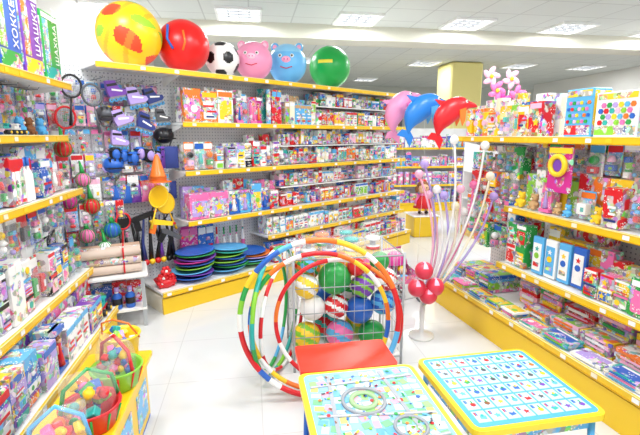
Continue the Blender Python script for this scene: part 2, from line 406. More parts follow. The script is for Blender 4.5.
unit('gondola_shelving_unit',O_R,A_R,[(.27,0,3.2,0,.6),(.61,.73,3.2,.12,.6),(1.06,.73,3.2,.15,.6),(1.59,0,3.2,.15,.6)],0,3.2,.6,1.72,[.02,.73,1.95,3.18],(0,3.2,0,.6,.25))

def stock(name,loc,rz,fn):
    mb=MB(); fn(mb); return mb.obj(name,loc,rz)
# --- left unit stock
def f(mb):
    fill(mb,.2,2.4,.03,1.205,[k_box,k_bottle,k_blister,k_blister],(.055,.085),(.2,.3),(.06,.08),P('red white blue sky white red white'))
stock('bottle_and_gift_pack_row',O_L,A_L,f)
def f(mb):
    fill(mb,.2,2.4,.01,.565,[k_blister,k_box,k_blister,k_mult],(.07,.12),(.26,.36),(.08,.1),P('white sky blue white black red white'))
    hangrow(mb,.3,2.4,.5,1.13,[k_blister,k_bag],(.1,.14),(.2,.25),P('white sky blue white red blue'),.05,.42)
stock('blister_pack_toy_row',O_L,A_L,f)
def f(mb):
    fill(mb,.2,2.42,.1,1.605,[k_toy,k_bag,k_mult,k_plush,k_blister],(.1,.15),(.16,.27),(.1,.13),BR+P('dgrey'))
    hangrow(mb,.3,2.4,.5,1.9,[k_blister,k_bag],(.1,.15),(.15,.2),BR,.05,.3)
stock('small_toy_row',O_L,A_L,f)
def f(mb):
    fill(mb,.2,2.4,-.16,.225,[k_box,k_box,k_mult,k_doll,k_toy],(.12,.2),(.18,.28),(.11,.13),P('red purple pink blue yellow lilac white sky'))
stock('large_boxed_toy_row',O_L,A_L,f)
def text(body,parent,M,size,col):
    cu=bpy.data.curves.new('lettering','FONT'); cu.body=body; cu.size=size; cu.extrude=.001; cu.align_x='LEFT'; cu.materials.append(simple('lettering_ink',col,.5))
    o=bpy.data.objects.new('lettering',cu); sc.collection.objects.link(o); o.parent=parent; o.matrix_local=M
VT=Matrix(((0,-1,0,0),(0,0,-1,0),(1,0,0,0),(0,0,0,1)))
games=[(1.16,.24,.50,'green','ФУТБОЛ','yellow'),(1.42,.24,.50,'green','ЛОТО','yellow'),(1.69,.25,.50,'blue','ХОККЕЙ','white'),(1.97,.24,.50,'purple','ШАШКИ','white'),(2.25,.25,.44,'green','ШАХМАТЫ','white')]
for x,w,h,c,t,tc in games:
    mb=MB(); mb.bbox(0,0,0,w,.06,h,C[c],PL,.004); mb.box(0,-.031,h*.02,w*.9,.004,h*.18,CH(BR),PR); mb.box(-w*.28,-.031,h*.22,w*.3,.004,h*.66,CH(P('sky lime orange red')),PR); mb.box(0,-.031,h*.9,w*.9,.004,h*.07,C['white'],PL); mb.box(-w/2-.001,0,h*.1,.002,.045,h*.8,C['white'],PR)
    p=Vector(O_L)+Matrix.Rotation(A_L,3,'Z')@Vector((x,.05,1.972))
    o=mb.obj('board_game_box',p,A_L)
    text(t,o,Matrix.Translation((w*.36,-.034,h*.24))@VT,h*.16,C[tc])
def f(mb):
    fill(mb,.2,.95,.05,1.975,[k_box],(.15,.25),(.3,.42),(.08,.1),BR,back=False)
stock('boxed_construction_set_row',O_L,A_L,f)

# hung goods on left corner pegboard (back unit frame)
def net_ball(mb,x,y,z,r,c):
    mb.sph((x,y,z),r,c,12,8)
    for i in range(6):
        a=math.pi*i/6; T=mb.T; mb.T=T@TR(x,y,z,0,0,a); mb.ring((0,0,0),r*1.03,.0025,C['green'],'y',16,4); mb.T=T
    mb.tube([(x,y,z+r),(x,y+.02,z+r*1.9),(x,y+.05,z+r*2.6)],[r*.35,.012,.006],C['green'],6)
def racket(mb,x,y,z,R,L,c,tilt=0,fillc=None):
    o=mb.T; mb.T=o@TR(x,y,z,0,tilt,0)
    mb.ring((0,0,0),R,.009,c,'y',20,6,sx=.85)
    if fillc: mb.prism([(p[0]*.85,p[1]) for p in circ(0,0,R)],-.004,.004,fillc,PL)
    else:
        for i in range(-4,5):
            q=i/5*R; hh=math.sqrt(max(0,R*R-q*q)); mb.tube([(q*.85,0,-hh),(q*.85,0,hh)],.0018,C['grey'],4); mb.tube([(-hh*.85,0,q),(hh*.85,0,q)],.0018,C['grey'],4)
    mb.tube([(0,0,-R),(0,0,-R-L*.5),(0,0,-R-L)],[.006,.008,.014],c,6)
    mb.T=o
def helmet(mb,x,y,z,r,c):
    mb.sph((x,y,z),r,c,14,10,(1,.9,.8))
    mb.box(x,y-r*.75,z-r*.35,r*1.5,r*.6,r*.12,C['black'],PL)
    for s in (-.45,0,.45): mb.box(x+s*r,y-r*.45,z+r*.3,r*.14,r*.6,r*.35,C['black'],PL)
    mb.tube([(x-r*.9,y,z-r*.2),(x-r*.3,y-r*.2,z-r*1.3),(x+r*.3,y-r*.2,z-r*1.3),(x+r*.9,y,z-r*.2)],.007,C['dgrey'],5)
def skate(mb,x,y,z,s,c):
    o=mb.T; mb.T=o@TR(x,y,z,0,U(-.5,.3),0,s)
    mb.prism([(-.5,.0),(.45,.0),(.6,.12),(.55,.3),(.2,.42),(.05,.9),(-.5,.95),(-.55,.4)],-.16,.16,c,PL)
    mb.prism([(-.3,.35),(.3,.2),(.35,.28),(-.28,.46)],-.175,.175,C['white'],PL); mb.prism([(-.5,.6),(.1,.6),(.08,.75),(-.5,.75)],-.175,.175,C['black'],PL)
    mb.box(0,0,-.14,.95,.1,.14,C['grey'],PL)
    for i in range(4):
        T=mb.T; mb.T=T@TR(-.42+i*.28,.05,-.2,math.pi/2); mb.lathe([(.13,0),(.13,.1)],C['sky'],0,0,0,12); mb.lathe([(.05,-.01),(.05,.11)],C['dgrey'],0,0,0,8); mb.T=T
    mb.T=o
def pad(mb,x,y,z,c,c2):
    mb.bbox(x,y,z,.09,.05,.12,c,MT,.015); mb.sph((x,y-.03,z+.06),.035,c2,10,8,(1,.5,1.3)); mb.box(x,y-.005,z+.02,.1,.055,.012,C['black'],MT); mb.box(x,y-.005,z+.09,.1,.055,.012,C['black'],MT)
def f(mb):
    hooks(mb,[-.25,-.1,.1,.25],2.05,.5,.2); hooks(mb,[-.2,0,.2],1.55,.5,.2)
    for x,y,z,s,c in ((-.14,.3,1.93,.14,'purple'),(.03,.3,1.88,.15,'lilac'),(.2,.33,1.9,.14,'navy'),(-.1,.3,1.7,.14,'lilac'),(.06,.27,1.66,.14,'navy'),(.27,.35,1.73,.12,'dgrey'),(-.15,.32,1.52,.13,'lilac')): skate(mb,x,y,z,s,C[c])
    helmet(mb,.27,.36,1.6,.095,C['black']); helmet(mb,-.24,.34,1.78,.08,C['dgrey']); helmet(mb,-.22,.32,1.35,.09,C['blue'])
    for i in range(7): pad(mb,-.2+.075*i,.3+.03*(i%2),1.38-.02*(i%3),CH(P('navy blue black purple')),CH(P('lilac grey blue black')))
    for i,c in enumerate(('blue','purple','navy')): mb.pillow(.25+i*.012,.33-i*.05,1.3,.13,.2,.06,C[c],MT)
stock('skates_and_helmets_on_pegs',O_B,A_B,f)
def f(mb):
    hooks(mb,[-.62,-.42,-.3],2.0,.5,.15)
    for x,z,c,t in ((-.5,1.98,'black',.1),(-.36,1.92,'dgrey',-.12),(-.55,1.74,'red',.2)): racket(mb,x,.28+U(-.05,.05),z,.085,.22,C[c],t)
    racket(mb,.12,.22,1.05,.1,.2,C['yellow'],.3,C['gold']); racket(mb,.2,.27,.98,.1,.18,C['gold'],-.35,C['yellow']); racket(mb,.16,.3,.9,.09,.16,C['black'],.1)
    racket(mb,-.2,.25,.86,.07,.16,C['red'],.1,C['black'])
    for x,z,t,c in ((.14,.78,.2,'yellow'),(-.02,.86,-.3,'black'),(.22,.66,.5,'dgrey')):
        T=mb.T; mb.T=T@TR(x,.24,z,0,t); mb.prism([(-.1,0),(.1,0),(.1,.04),(-.08,.05),(-.12,.03)],-.015,.015,C[c]); mb.prism([(-.1,.0),(-.05,0),(-.06,-.09),(-.11,-.08)],-.014,.014,C['orange'if c=='yellow' else 'black']); mb.tube([(.1,0,.022),(.13,0,.022)],.012,C['red'],8); mb.T=T
stock('racket_set_on_pegs',O_B,A_B,f)
def f(mb):
    for x,z,c in ((-.62,1.5,'red'),(-.5,1.25,'pink'),(-.6,1.08,'magenta'),(-.44,1.02,'red'),(-.3,.8,'blue'),(-.5,.78,'pink'),(-.38,.66,'white')): net_ball(mb,x,.24+U(-.07,.04),z,U(.05,.068),C[c])
stock('netted_ball_set_on_pegs',O_B,A_B,f)
def f(mb):
    for z,fr in ((2.04,.12),(1.84,.2),(1.64,.16),(1.44,.24),(1.24,.2),(1.04,.27),(.86,.22)): hangrow(mb,-.74,.3 if z>1.05 else -.1,.5,z,[k_bag,k_blister,k_blister],(.07,.11),(.17,.22),P('white red blue sky yellow pink lpink lilac white'),.05,fr if z<1.4 else fr-.04)
stock('carded_sports_toys_on_pegs',O_B,A_B,f)
def f(mb):
    x=.1
    for i in range(3): mb.lathe([(.08,0),(.065,.02),(.022,.18),(.01,.2)],C['orange'],x+.0,.16,1.2+i*.018,14)
    mb.box(x,.16,1.19,.17,.17,.012,C['orange'],PL)
    mb.tube([(x,.16,1.39),(x,.22,1.5),(x,.49,1.5)],.004,C['grey'],5,ME)
stock('training_cone_stack',O_B,A_B,f)
def f(mb):
    for i in range(10):
        x=-.22+i*.055; c=CH(P('black navy red purple black'))
        mb.tube([(x,.33,.42),(x+U(-.03,.03),.30,.62),(x+U(-.02,.02),.34,.86)],[.026,.016,.009],c,6)
        mb.sph((x,.31,.43),.03,CH(P('red yellow black')),8,6)
        hooks(mb,[x],.86,.5,.12)
    for i in range(7):
        x=-.2+i*.085; hooks(mb,[x],1.2,.5,.12); mb.pillow(x,.34,1.0,.09,.17,.06,CH(P('blue purple navy white pink lilac')),MT)
stock('skipping_rope_set_on_pegs',O_B,A_B,f)
def f(mb):
    mb.bbox(0,0,.44,.75,.4,.03,C['white'],PL)
    for a in (-.33,.33):
        for b in (-.16,.16): mb.box(a,b,.001,.03,.03,.44,C['grey'],PL)
    mb.box(0,0,.15,.7,.36,.02,C['white'],PL)
    fill(mb,-.34,.34,-.16,.172,[k_can,k_bottle,k_toy],(.06,.1),(.12,.2),(.08,.1),P('red black red blue'))
stock('corner_display_table',(-1.86,3.47,0),A_B-.35,f)
def f(mb):
    for i in range(4):
        for j in range(3-(i>2)):
            y=-.13+.085*i+(j%2)*.02; z=.04+j*.07; a=U(-.03,.03)
            mb.tube([(-.33,y-a,z),(.33,y+a,z)],.037,CH([hx('c9b09c'),hx('c2a08a'),hx('d8c2b2'),hx('b09080')]),10,PR if (i+j)%2 else MT)
            for e in (-.331,.331): mb.tube([(e-.002,y,z),(e+.002,y,z)],.02,C['cream'],8,MT)
            for e in (-.2,.2): mb.tube([(e-.006,y,z),(e+.006,y,z)],.0385,C['red'],10,MT)
stock('rolled_mat_pile',(-1.86,3.47,.473),A_B-.35,f)

# --- back gondola stock
def f(mb):
    fill(mb,.4,.97,.18,1.725,[k_box],(.16,.18),(.28,.32),(.06,.08),P('orange orange white gold'),jit=.01)
    fill(mb,.98,1.35,.18,1.725,[k_blister,k_doll],(.07,.09),(.24,.3),(.07,.09),PW)
    fill(mb,1.36,1.6,.18,1.725,[k_can,k_box],(.05,.07),(.3,.36),(.06,.09),P('blue red sky teal white'))
    fill(mb,1.6,2.1,.18,1.725,[k_can,k_box,k_mult],(.06,.09),(.22,.3),(.07,.09),P('white cream tan red sky'))
    fill(mb,2.1,3.8,.18,1.725,[k_can,k_box,k_mult],(.06,.1),(.13,.18),(.07,.09),P('tan green red blue white white yellow white'))
    fill(mb,2.1,3.8,.24,1.952,[k_can,k_box,k_mult],(.06,.1),(.1,.16),(.07,.09),P('brown cream green red white white yellow sky'))
stock('boxed_figure_row',O_B,A_B,f)
def f(mb):
    fill(mb,.4,.85,.18,1.275,[k_blister,k_mult],(.06,.1),(.18,.27),(.06,.08),P('white blue orange white'))
    fill(mb,.85,1.15,.18,1.275,[k_box,k_mult],(.08,.11),(.2,.26),(.06,.08),P('white black lilac white'))
    fill(mb,1.15,1.55,.18,1.275,[k_box,k_mult,k_blister],(.06,.1),(.2,.3),(.06,.09),P('purple white red white'))
    fill(mb,1.56,3.8,.22,1.275,[k_blister,k_box,k_can,k_mult],(.045,.08),(.13,.19),(.06,.08),PB+PW)
    fill(mb,1.56,3.8,.24,1.495,[k_blister,k_box,k_can,k_mult],(.045,.08),(.1,.17),(.06,.08),P('red white red blue lpink yellow white white sky'))
stock('carded_toy_row',O_B,A_B,f)
def f(mb):
    fill(mb,.4,.85,.18,.795,[k_box,k_doll],(.2,.22),(.24,.33),(.08,.1),P('sky pink lilac'))
    fill(mb,.85,1.55,.18,.795,[k_box,k_doll,k_mult],(.09,.14),(.2,.32),(.08,.1),P('pink white sky white white red'))
    fill(mb,1.56,3.8,.22,.795,[k_box,k_mult,k_blister,k_doll],(.055,.09),(.13,.19),(.08,.09),P('red white red blue white white'))
    fill(mb,1.56,3.8,.24,1.025,[k_box,k_mult,k_blister],(.055,.09),(.12,.18),(.08,.09),P('white blue lpink white red sky'))
stock('boxed_doll_row',O_B,A_B,f)
def f(mb):
    fill(mb,1.32,3.82,.17,.505,[k_box,k_mult,k_can],(.055,.09),(.13,.22),(.07,.09),P('red white red sky white white white'))
    fill(mb,1.3,3.82,.03,.215,[k_box,k_mult,k_toy],(.08,.13),(.12,.22),(.09,.11),P('red white blue lpink red yellow white'))
    fill(mb,.4,1.25,.4,.215,[k_bottle,k_box],(.07,.09),(.38,.48),(.04,.05),P('purple blue pink magenta white'),back=False)
stock('small_boxed_toy_row',O_B,A_B,f)
def f(mb):
    for (x,y,cols) in ((.42,.2,'blue purple sky lime blue magenta purple green blue'),(.8,.19,'sky green blue lime blue lime teal sky'),(1.1,.2,'green sky lilac orange blue')):
        for i,c in enumerate(cols.split()):
            o=mb.T; mb.T=o@TR(x+U(-.03,.03),y+U(-.01,.01),.225+i*.03,U(-.06,.04),U(-.08,.08),U(-.2,.2))
            mb.lathe([(.01,0),(.12,.002),(.18,.022),(.192,.028),(.185,.034),(.12,.01),(.01,.008)],C[c],0,0,0,22); mb.T=o
stock('snow_saucer_stack',O_B,A_B,f)
def f(mb):
    for i in range(11):
        x=.1+U(-.08,.08); y=.16+U(-.07,.09); z=.25+U(0,.14)
        for k in range(6):
            a=k*math.pi/3; mb.sph((x+.03*math.cos(a),y-.01,z+.03*math.sin(a)),.02,C['red'],7,5)
        mb.sph((x,y-.02,z),.014,C['white'],7,5)
    mb.lathe([(.07,0),(.1,.07)],C['red'],.1,.17,.213,12)
stock('artificial_flower_basket',O_B,A_B,f)

# balls on top of gondola
ico=[]
ph=(1+5**.5)/2
for a in (-1,1):
    for b in (-ph,ph):
        ico+= [Vector((0,a,b)).normalized(),Vector((a,b,0)).normalized(),Vector((b,0,a)).normalized()]
Rb=Matrix.Rotation(A_B,3,'Z')
def top_ball(name,X,r,cf,extra=None,seg=36,y=.3):
    p=Vector(O_B)+Rb@Vector((X,y,2.173+r))
    mb=MB(); mb.sph((0,0,0),r,C['white'],seg,seg*2//3,cf=cf)
    if extra: extra(mb,r)
    return mb.obj(name,p,0)
def knot(mb,r,c=C['white']): mb.lathe([(.004,-.0),(.018,.006),(.02,.02)],c,0,0,-r+.0,10)
def cf1(d):
    t=math.sin(d.x*4.5+d.z*2.5+1)+.8*math.sin(d.z*6-d.x*2+d.y*3)
    t2=math.sin(d.x*9-d.z*5)
    if t>.75: return hx('ee4a28') if t2>-.6 else hx('f47830')
    return hx('9ccc38') if t<-1.35 else (hx('ffd41c') if t2>-.8 else hx('ffb820'))
top_ball('printed_balloon',0,.263,cf1,lambda m,r:knot(m,r),seg=120)
def ex2(m,r):
    knot(m,r,C['red'])
    m.tube([(-.25*r,-.98*r,.6*r),(-.3*r,-.99*r,.1*r),(-.1*r,-1.0*r,-.25*r)],.012,C['blue'],6)
    m.tube([(.3*r,-.96*r,.4*r),(.36*r,-.97*r,.0*r),(.25*r,-.95*r,-.3*r)],.01,C['orange'],6)
top_ball('red_balloon',.49,.235,lambda d: hx('e81818'),ex2)
def cf3(d):
    a=max(d.dot(v) for v in ico); return C['black'] if a>math.cos(.33) else C['white']
top_ball('soccer_ball',.90,.168,cf3,seg=72)
def ears(c,ec):
    def g(m,r):
        for s in (-1,1):
            m.sph((s*r*.62,-.1*r,r*.8),r*.22,c,10,8,(1,.5,1.1)); m.sph((s*r*.62,-.2*r,r*.8),r*.12,ec,8,6,(1,.5,1.1))
            m.sph((s*r*.3,-r*.9,r*.28),r*.1,C['white'],8,6); m.sph((s*r*.3,-r*.98,r*.28),r*.05,C['black'],6,5)
        m.sph((0,-r*.98,.02),r*.18,ec,12,8,(1.3,.5,.9))
        for s in (-1,1): m.sph((s*r*.08,-r*1.07,.02),r*.035,C['magenta'],6,4)
        m.tube([(-r*.3,-r*.95,-r*.25),(0,-r*.97,-r*.34),(r*.3,-r*.95,-r*.25)],r*.02,C['red'],5)
    return g
top_ball('pig_face_balloon',1.28,.195,lambda d: hx('f59abe'),ears(hx('f59abe'),hx('f9c8dc')))
top_ball('bear_face_balloon',1.74,.215,lambda d: hx('6cbcf0') if d.z<.5 else hx('8ccef5'),ears(hx('6cbcf0'),hx('f7a8c8')))
top_ball('green_balloon',2.42,.25,lambda d: hx('18a848') if not(.1<d.z<.24 and -.6<d.x<.1) else hx('f2e040'),lambda m,r:knot(m,r,C['green']),seg=60)

# --- right gondola stock
def f(mb):
    fill(mb,.05,.75,.18,1.595,[k_box,k_bag,k_can,k_mult],(.08,.13),(.16,.3),(.08,.1),PY)
    fill(mb,.75,1.12,.18,1.595,[k_box],(.1,.15),(.2,.28),(.1,.12),PY+PW)
    fill(mb,1.78,3.1,.18,1.595,[k_box],(.18,.28),(.24,.32),(.1,.12),PY+BR)
stock('boxed_construction_set_row',O_R,A_R,f)
for X,w,h,c in ((1.25,.21,.3,'sky'),(1.52,.28,.26,'white')):
    mb=MB(); mb.bbox(0,0,0,w,.14,h,C[c],PL,.004); mb.box(0,-.0715,h*.84,w*.9,.003,h*.13,C['yellow'],PR); mb.box(w/2+.001,0,h*.05,.002,.12,h*.9,C['yellow'],PR)
    mb.box(0,-.0715,h*.04,w*.94,.003,h*.2,C['red' if c=='sky' else 'lime'],PR)
    for i in range(6):
        for j in range(4):
            xx=-w*.36+i*w*.135+(j%2)*w*.065; zz=h*.32+j*h*.13
            mb.prism(circ(xx,zz,w*.06,6),-.076,-.07,BR[(i*5+j*3)%11],PL)
    mb.obj('mosaic_box',Vector(O_R)+Matrix.Rotation(A_R,3,'Z')@Vector((X,.3,1.592)),A_R)
def f(mb):
    fill(mb,.76,3.1,.18,1.065,[k_blister,k_bag,k_box,k_plush,k_doll,k_mult],(.08,.13),(.18,.26),(.08,.1),P('orange red yellow pink red white lime green sky white'))
    hangrow(mb,.8,3.0,.6,1.54,[k_bag,k_blister],(.09,.13),(.18,.24),P('red yellow pink green orange white sky'),.07,.3)
stock('doll_and_plush_row',O_R,A_R,f)
mb=MB()
mb.prism(rrect(-.1,0,.1,.3,.02),.02,.028,C['magenta'],PR); mb.ring((0,0,.18),.06,.018,C['yellow'],'y',24,8); mb.prism(circ(0,.18,.04,16),.0,.02,C['purple']); mb.box(0,.015,.26,.19,.006,.035,C['yellow'])
mb.tube([(0,.02,.3),(0,.02,.32),(0,.42,.33)],.004,C['grey'],5,ME)
mb.obj('carded_ring_toy',Vector(O_R)+Matrix.Rotation(A_R,3,'Z')@Vector((1.22,.14,1.225)),A_R)
def f(mb):
    fill(mb,.76,1.0,.15,.615,[k_box,k_mult],(.08,.11),(.26,.34),(.08,.1),P('orange white green red'))
    fill(mb,1.5,3.1,.15,.615,[k_mult,k_box,k_blister],(.1,.16),(.16,.26),(.06,.1),P('navy red white yellow red pink green white'))
    for i,(c) in enumerate(('sky','white','sky','blue')):
        x=1.08+i*.11; mb.bbox(x,.19+.01*i,.615,.1,.03,.27,C[c],PL,.004); mb.box(x,.173+.01*i,.64,.075,.004,.2,C['white'] if c!='white' else C['sky'],PL); mb.prism(circ(x,.75,.022,10),.168+.01*i,.172+.01*i,CH(BR)); mb.prism(star(x,.8,.02),.168+.01*i,.172+.01*i,CH(BR)); mb.box(x,.17+.01*i,.67,.05,.004,.03,CH(BR),PR)
    fill(mb,1.04,1.5,.3,.615,[k_box,k_blister],(.1,.14),(.26,.34),(.06,.08),P('orange white yellow red'))
stock('educational_game_row',O_R,A_R,f)
def f(mb):
    stacks(mb,.78,3.1,.3,.275,(.2,.3),(.2,.25),(.03,.045),(4,6),P('lilac pink white lpink yellow red lpink green'))
    stacks(mb,1.0,3.1,.16,.275,(.22,.3),(.14,.15),(.02,.03),(2,4),P('lpink white yellow orange'))
stock('boxed_puzzle_stacks',O_R,A_R,f)
def f(mb):
    stacks(mb,.02,3.15,.01,.275,(.16,.26),(.13,.14),(.01,.02),(1,3),P('sky blue yellow white sky lime pink white teal white'))
    stacks(mb,.02,.74,.17,.275,(.16,.22),(.3,.4),(.015,.03),(2,6),P('sky blue yellow white lime pink'))
stock('flat_puzzle_boxes',O_R,A_R,f)
def f2(mb):
    for z in (1.5,1.28,1.06,.84):
        hangrow(mb,.03,.72,.6,z,[k_bag,k_blister,k_bag,k_box],(.09,.13),(.19,.24),P('red yellow blue green pink orange white'),.08,.26+ (1.52-z)*.14)
stock('bagged_toys_on_pegs',O_R,A_R,f2)
mb=MB()
for i,(dx,dz,c) in enumerate(((-.07,.40,'pink'),(.05,.5,'lpink'),(.0,.3,'magenta'),(.12,.36,'pink'),(-.13,.52,'lpink'))):
    mb.tube([(0,0,.05),(dx*.6,0,dz*.6),(dx,0,dz)],.005,C['white'],5)
    for k in range(5):
        a=k*math.tau/5+i; T=mb.T; mb.T=T@TR(dx+.04*math.cos(a),-.01,dz+.05*math.sin(a),0,-a+.5); mb.sph((0,0,0),.045,C[c],8,6,(1,.3,.55)); mb.T=T
    mb.sph((dx,-.025,dz),.018,C['yellow'],8,6)
mb.lathe([(.06,0),(.07,.03),(.05,.14),(.055,.16)],C['lilac'],0,0,0,14)
mb.obj('toy_flower_pinwheels',Vector(O_R)+Matrix.Rotation(A_R,3,'Z')@Vector((.15,.5,1.592)),0)

# --- foil dolphin balloons
def fish(name,loc,c,c2,s,rz,ry):
    mb=MB()
    mb.T=TR(0,0,0,0,ry,0,s)
    n=20;pts=[];rs=[]
    for i in range(n+1):
        t=i/n; ang=-1.0+2.0*t
        pts.append((.62*math.sin(ang),0,.62*math.cos(ang)-.5))
        prof=[.02,.045,.075,.11,.15,.185,.21,.225,.235,.24,.24,.235,.225,.21,.195,.17,.12,.075,.06,.045,.01]
        rs.append(prof[i])
    T=mb.T; mb.T=T@Matrix.Diagonal((1,.7,1,1))
    mb.tube(pts,rs,c,18,cf=lambda q:c)
    mb.T=T
    x,z=pts[0][0],pts[0][2]
    mb.prism([(x+.06,z+.03),(x-.06,z+.16),(x-.22,z+.12),(x-.1,z-.02),(x-.12,z-.24),(x+.05,z-.12)],-.014,.014,c)
    mb.prism([(-.1,.3),(.14,.3),(.02,.36),(-.14,.52),(-.12,.38)],-.014,.014,c)
    for sy in (-1,1):
        mb.prism([(.12,.05),(.26,.0),(.1,-.2),(-.02,-.26),(.03,-.1)],sy*.15-.012,sy*.15+.012,c2)
        mb.sph((.36,sy*.09,.08),.035,C['white'],8,6); mb.sph((.37,sy*.115,.08),.018,C['black'],6,5)
    mb.T=I4
    b=-loc[2]+.02
    mb.tube([(0,0,-.02),(.02,0,-.5),(0,.03,b)],.0015,C['white'],4)
    mb.lathe([(.05,0),(.05,.05),(.02,.08)],c2,0,.03,b-.019,10)
    return mb.obj(name,loc,rz)
fish('dolphin_balloon',(.92,4.95,1.88),hx('f59cc6'),C['pink'],.5,.25,-.95)
fish('dolphin_balloon',(1.12,4.72,1.84),hx('2a86e0'),C['sky'],.52,.15,-.6)
fish('dolphin_balloon',(1.36,4.5,1.8),hx('e2242c'),C['orange'],.48,0.1,-.65)

# --- clear tube bouquet
mb=MB()
mb.lathe([(.1,0),(.1,.015),(.02,.04),(.02,.3)],C['white'],0,0,.001,16)
for i in range(13):
    a=-.22+i*.06; c=CH(P('lpink white lilac cream lpink white pink'))
    L=1.15+U(-.45,.22); pts=[]
    for k in range(12):
        t=k/11; pts.append((a*.8*t+.13*math.sin(t*3)+.1*t*t,.05*math.sin(i)+.06*t,.28+L*(t-.15*t*t*abs(a))))
    mb.tube(pts,.009,c,6,TI)
    mb.sph(pts[-1],.035,c,10,8,mat=TI)
RP=hx('e63c54')
for (x,z) in ((-.07,.44),(.07,.45),(-.02,.58),(.02,.38)):
    mb.tube([(0,0,.25),(x,-.06,z)],.004,C['white'],5); mb.sph((x,-.08,z),.07,RP,20,14,mat=PL,cf=lambda d: C['lpink'] if abs(d.x)<.14 and d.z>0.2 else RP)  # pale upper streak is a highlight painted into the ball colour
mb.obj('toy_wand_stand',(.82,3.25,0),0)

# --- doll stroller
mb=MB()
for sx in (-.12,.12):
    mb.tube([(sx,-.14,.06),(sx,.0,.22),(sx,.17,.48)],.008,C['white'],6); mb.tube([(sx,.14,.06),(sx,.0,.22),(sx,-.12,.3)],.008,C['white'],6)
    for y in (-.14,.14):
        mb.ring((sx,y,.055),.045,.011,C['dgrey'],'x',16,6); mb.tube([(sx-.008,y,.055),(sx+.008,y,.055)],.018,C['pink'],8)
mb.tube([(-.12,.17,.48),(.12,.17,.48)],.011,C['magenta'],8)
mb.tube([(-.12,-.14,.055),(.12,-.14,.055)],.006,C['grey'],5); mb.tube([(-.12,.14,.055),(.12,.14,.055)],.006,C['grey'],5)
mb.add([(-.11,-.12,.2),(.11,-.12,.2),(.11,.04,.17),(-.11,.04,.17),(.11,.12,.36),(-.11,.12,.36),(-.11,-.12,.28),(.11,-.12,.28)],[(0,1,2,3),(3,2,4,5),(0,6,7,1),(0,3,5,6),(1,7,4,2)],C['pink'],PR)
vs=[];fs=[]
for i in range(7):
    a=math.pi*(.05+.6*i/6)
    for j in range(9):
        b=math.pi*j/8; vs.append((-.115*math.cos(b),.1-.13*math.cos(a)*math.sin(b)*1,.34+.13*math.sin(a)*math.sin(b)))
for i in range(6):
    for j in range(8): fs.append((i*9+j,i*9+j+1,i*9+9+j+1,i*9+9+j))
mb.add(vs,fs,C['magenta'],PL,True)
mb.sph((0,-.02,.3),.04,C['skin'],12,8); mb.sph((0,.0,.315),.042,C['yellow'],12,8); mb.sph((0,-.04,.23),.05,C['sky'],10,8,(1,1.2,.8))
mb.obj('doll_stroller',(.8,4.05,.001),.5)

# --- rag doll on low pedestal near end of back gondola
mb=MB(); mb.bbox(0,0,.001,.4,.4,.33,YS,PL,.01); mb.bbox(0,0,.33,.44,.44,.02,C['white'],PL,.005)
mb.obj('display_pedestal',(1.66,6.9,0),RA)
mb=MB()
mb.lathe([(.15,.1),(.12,.2),(.06,.3),(.05,.33)],[C['red'],C['red'],C['pink']],0,0,0,16,MT); mb.sph((0,0,.42),.09,C['skin'],16,12,mat=MT); mb.sph((0,.025,.44),.1,C['brown'],14,10,mat=MT)
for s in (-1,1):
    mb.sph((s*.1,.01,.4),.035,C['brown'],10,8,(1,1,1.6),mat=MT); mb.tube([(s*.05,0,.3),(s*.12,-.03,.23),(s*.14,-.06,.17)],[.025,.02,.016],C['pink'],8,MT); mb.sph((s*.145,-.065,.155),.02,C['skin'],8,6)
    mb.tube([(s*.05,-.01,.12),(s*.055,-.02,.03)],.022,C['skin'],8,MT); mb.sph((s*.055,-.04,.025),.032,C['black'],10,8,(1,1.5,.75)); mb.sph((s*.03,-.083,.43),.011,C['black'],6,5)
mb.sph((0,-.088,.39),.012,C['red'],6,5,(1.6,.5,.6)); mb.sph((0,0,.53),.03,C['red'],8,6,(1.8,.8,1))
mb.obj('rag_doll',(1.66,6.88,.353),.1)

# --- ball bin
e=empty('wire_ball_bin',(.16,3.02,0),RA)
mb=MB(); w=.38;d=.26;H=.8
for z in (.06,.25,.42,.6,H):
    mb.tube([(-w,-d,z),(w,-d,z),(w,d,z),(-w,d,z)],.004 if z<H else .006,C['grey'],5,PL,True)
for i in range(12):
    x=-w+2*w*i/11
    for s in (-d,d): mb.tube([(x,s,.06),(x,s,H)],.002,C['grey'],4,PL)
for i in range(8):
    y=-d+2*d*i/7
    for s in (-w,w): mb.tube([(s,y,.06),(s,y,H)],.002,C['grey'],4,PL)
for a in (-w,w):
    for b in (-d,d): mb.tube([(a,b,.0),(a,b,H+.02)],.009,C['grey'],6,PL)
mb.box(0,0,.06,2*w,2*d,.008,C['white'],PL)
mb.obj('wire_cage',parent=e)
mb=MB()
def stripe(c1,c2,k): return lambda q: c1 if math.sin(q.dot(Vector((.5,.3,.8)))*k)>-.3 else c2
spec=[(-.08,-.13,.62,.115,'green'),(.1,-.14,.38,.1,'blue'),(.12,-.15,.56,.085,'purple'),(.28,-.15,.6,.085,'white'),(-.28,-.16,.58,.085,'yellow'),(-.24,-.15,.42,.09,'white'),(.27,-.15,.43,.09,'sky'),(-.07,-.15,.42,.085,'red'),(.24,-.14,.73,.07,'green'),(-.28,-.13,.2,.1,'yellow'),(-.04,-.13,.2,.1,'pink'),(.2,-.13,.18,.1,'green'),(-.24,.05,.65,.09,'orange'),(.04,.06,.66,.1,'yellow'),(.25,.05,.62,.1,'pink'),(-.16,.08,.4,.11,'blue'),(.12,.1,.42,.11,'white'),(-.1,.08,.18,.1,'red'),(.15,.1,.18,.1,'lime'),(.07,-.15,.7,.065,'red'),(-.26,-.14,.73,.06,'sky')]
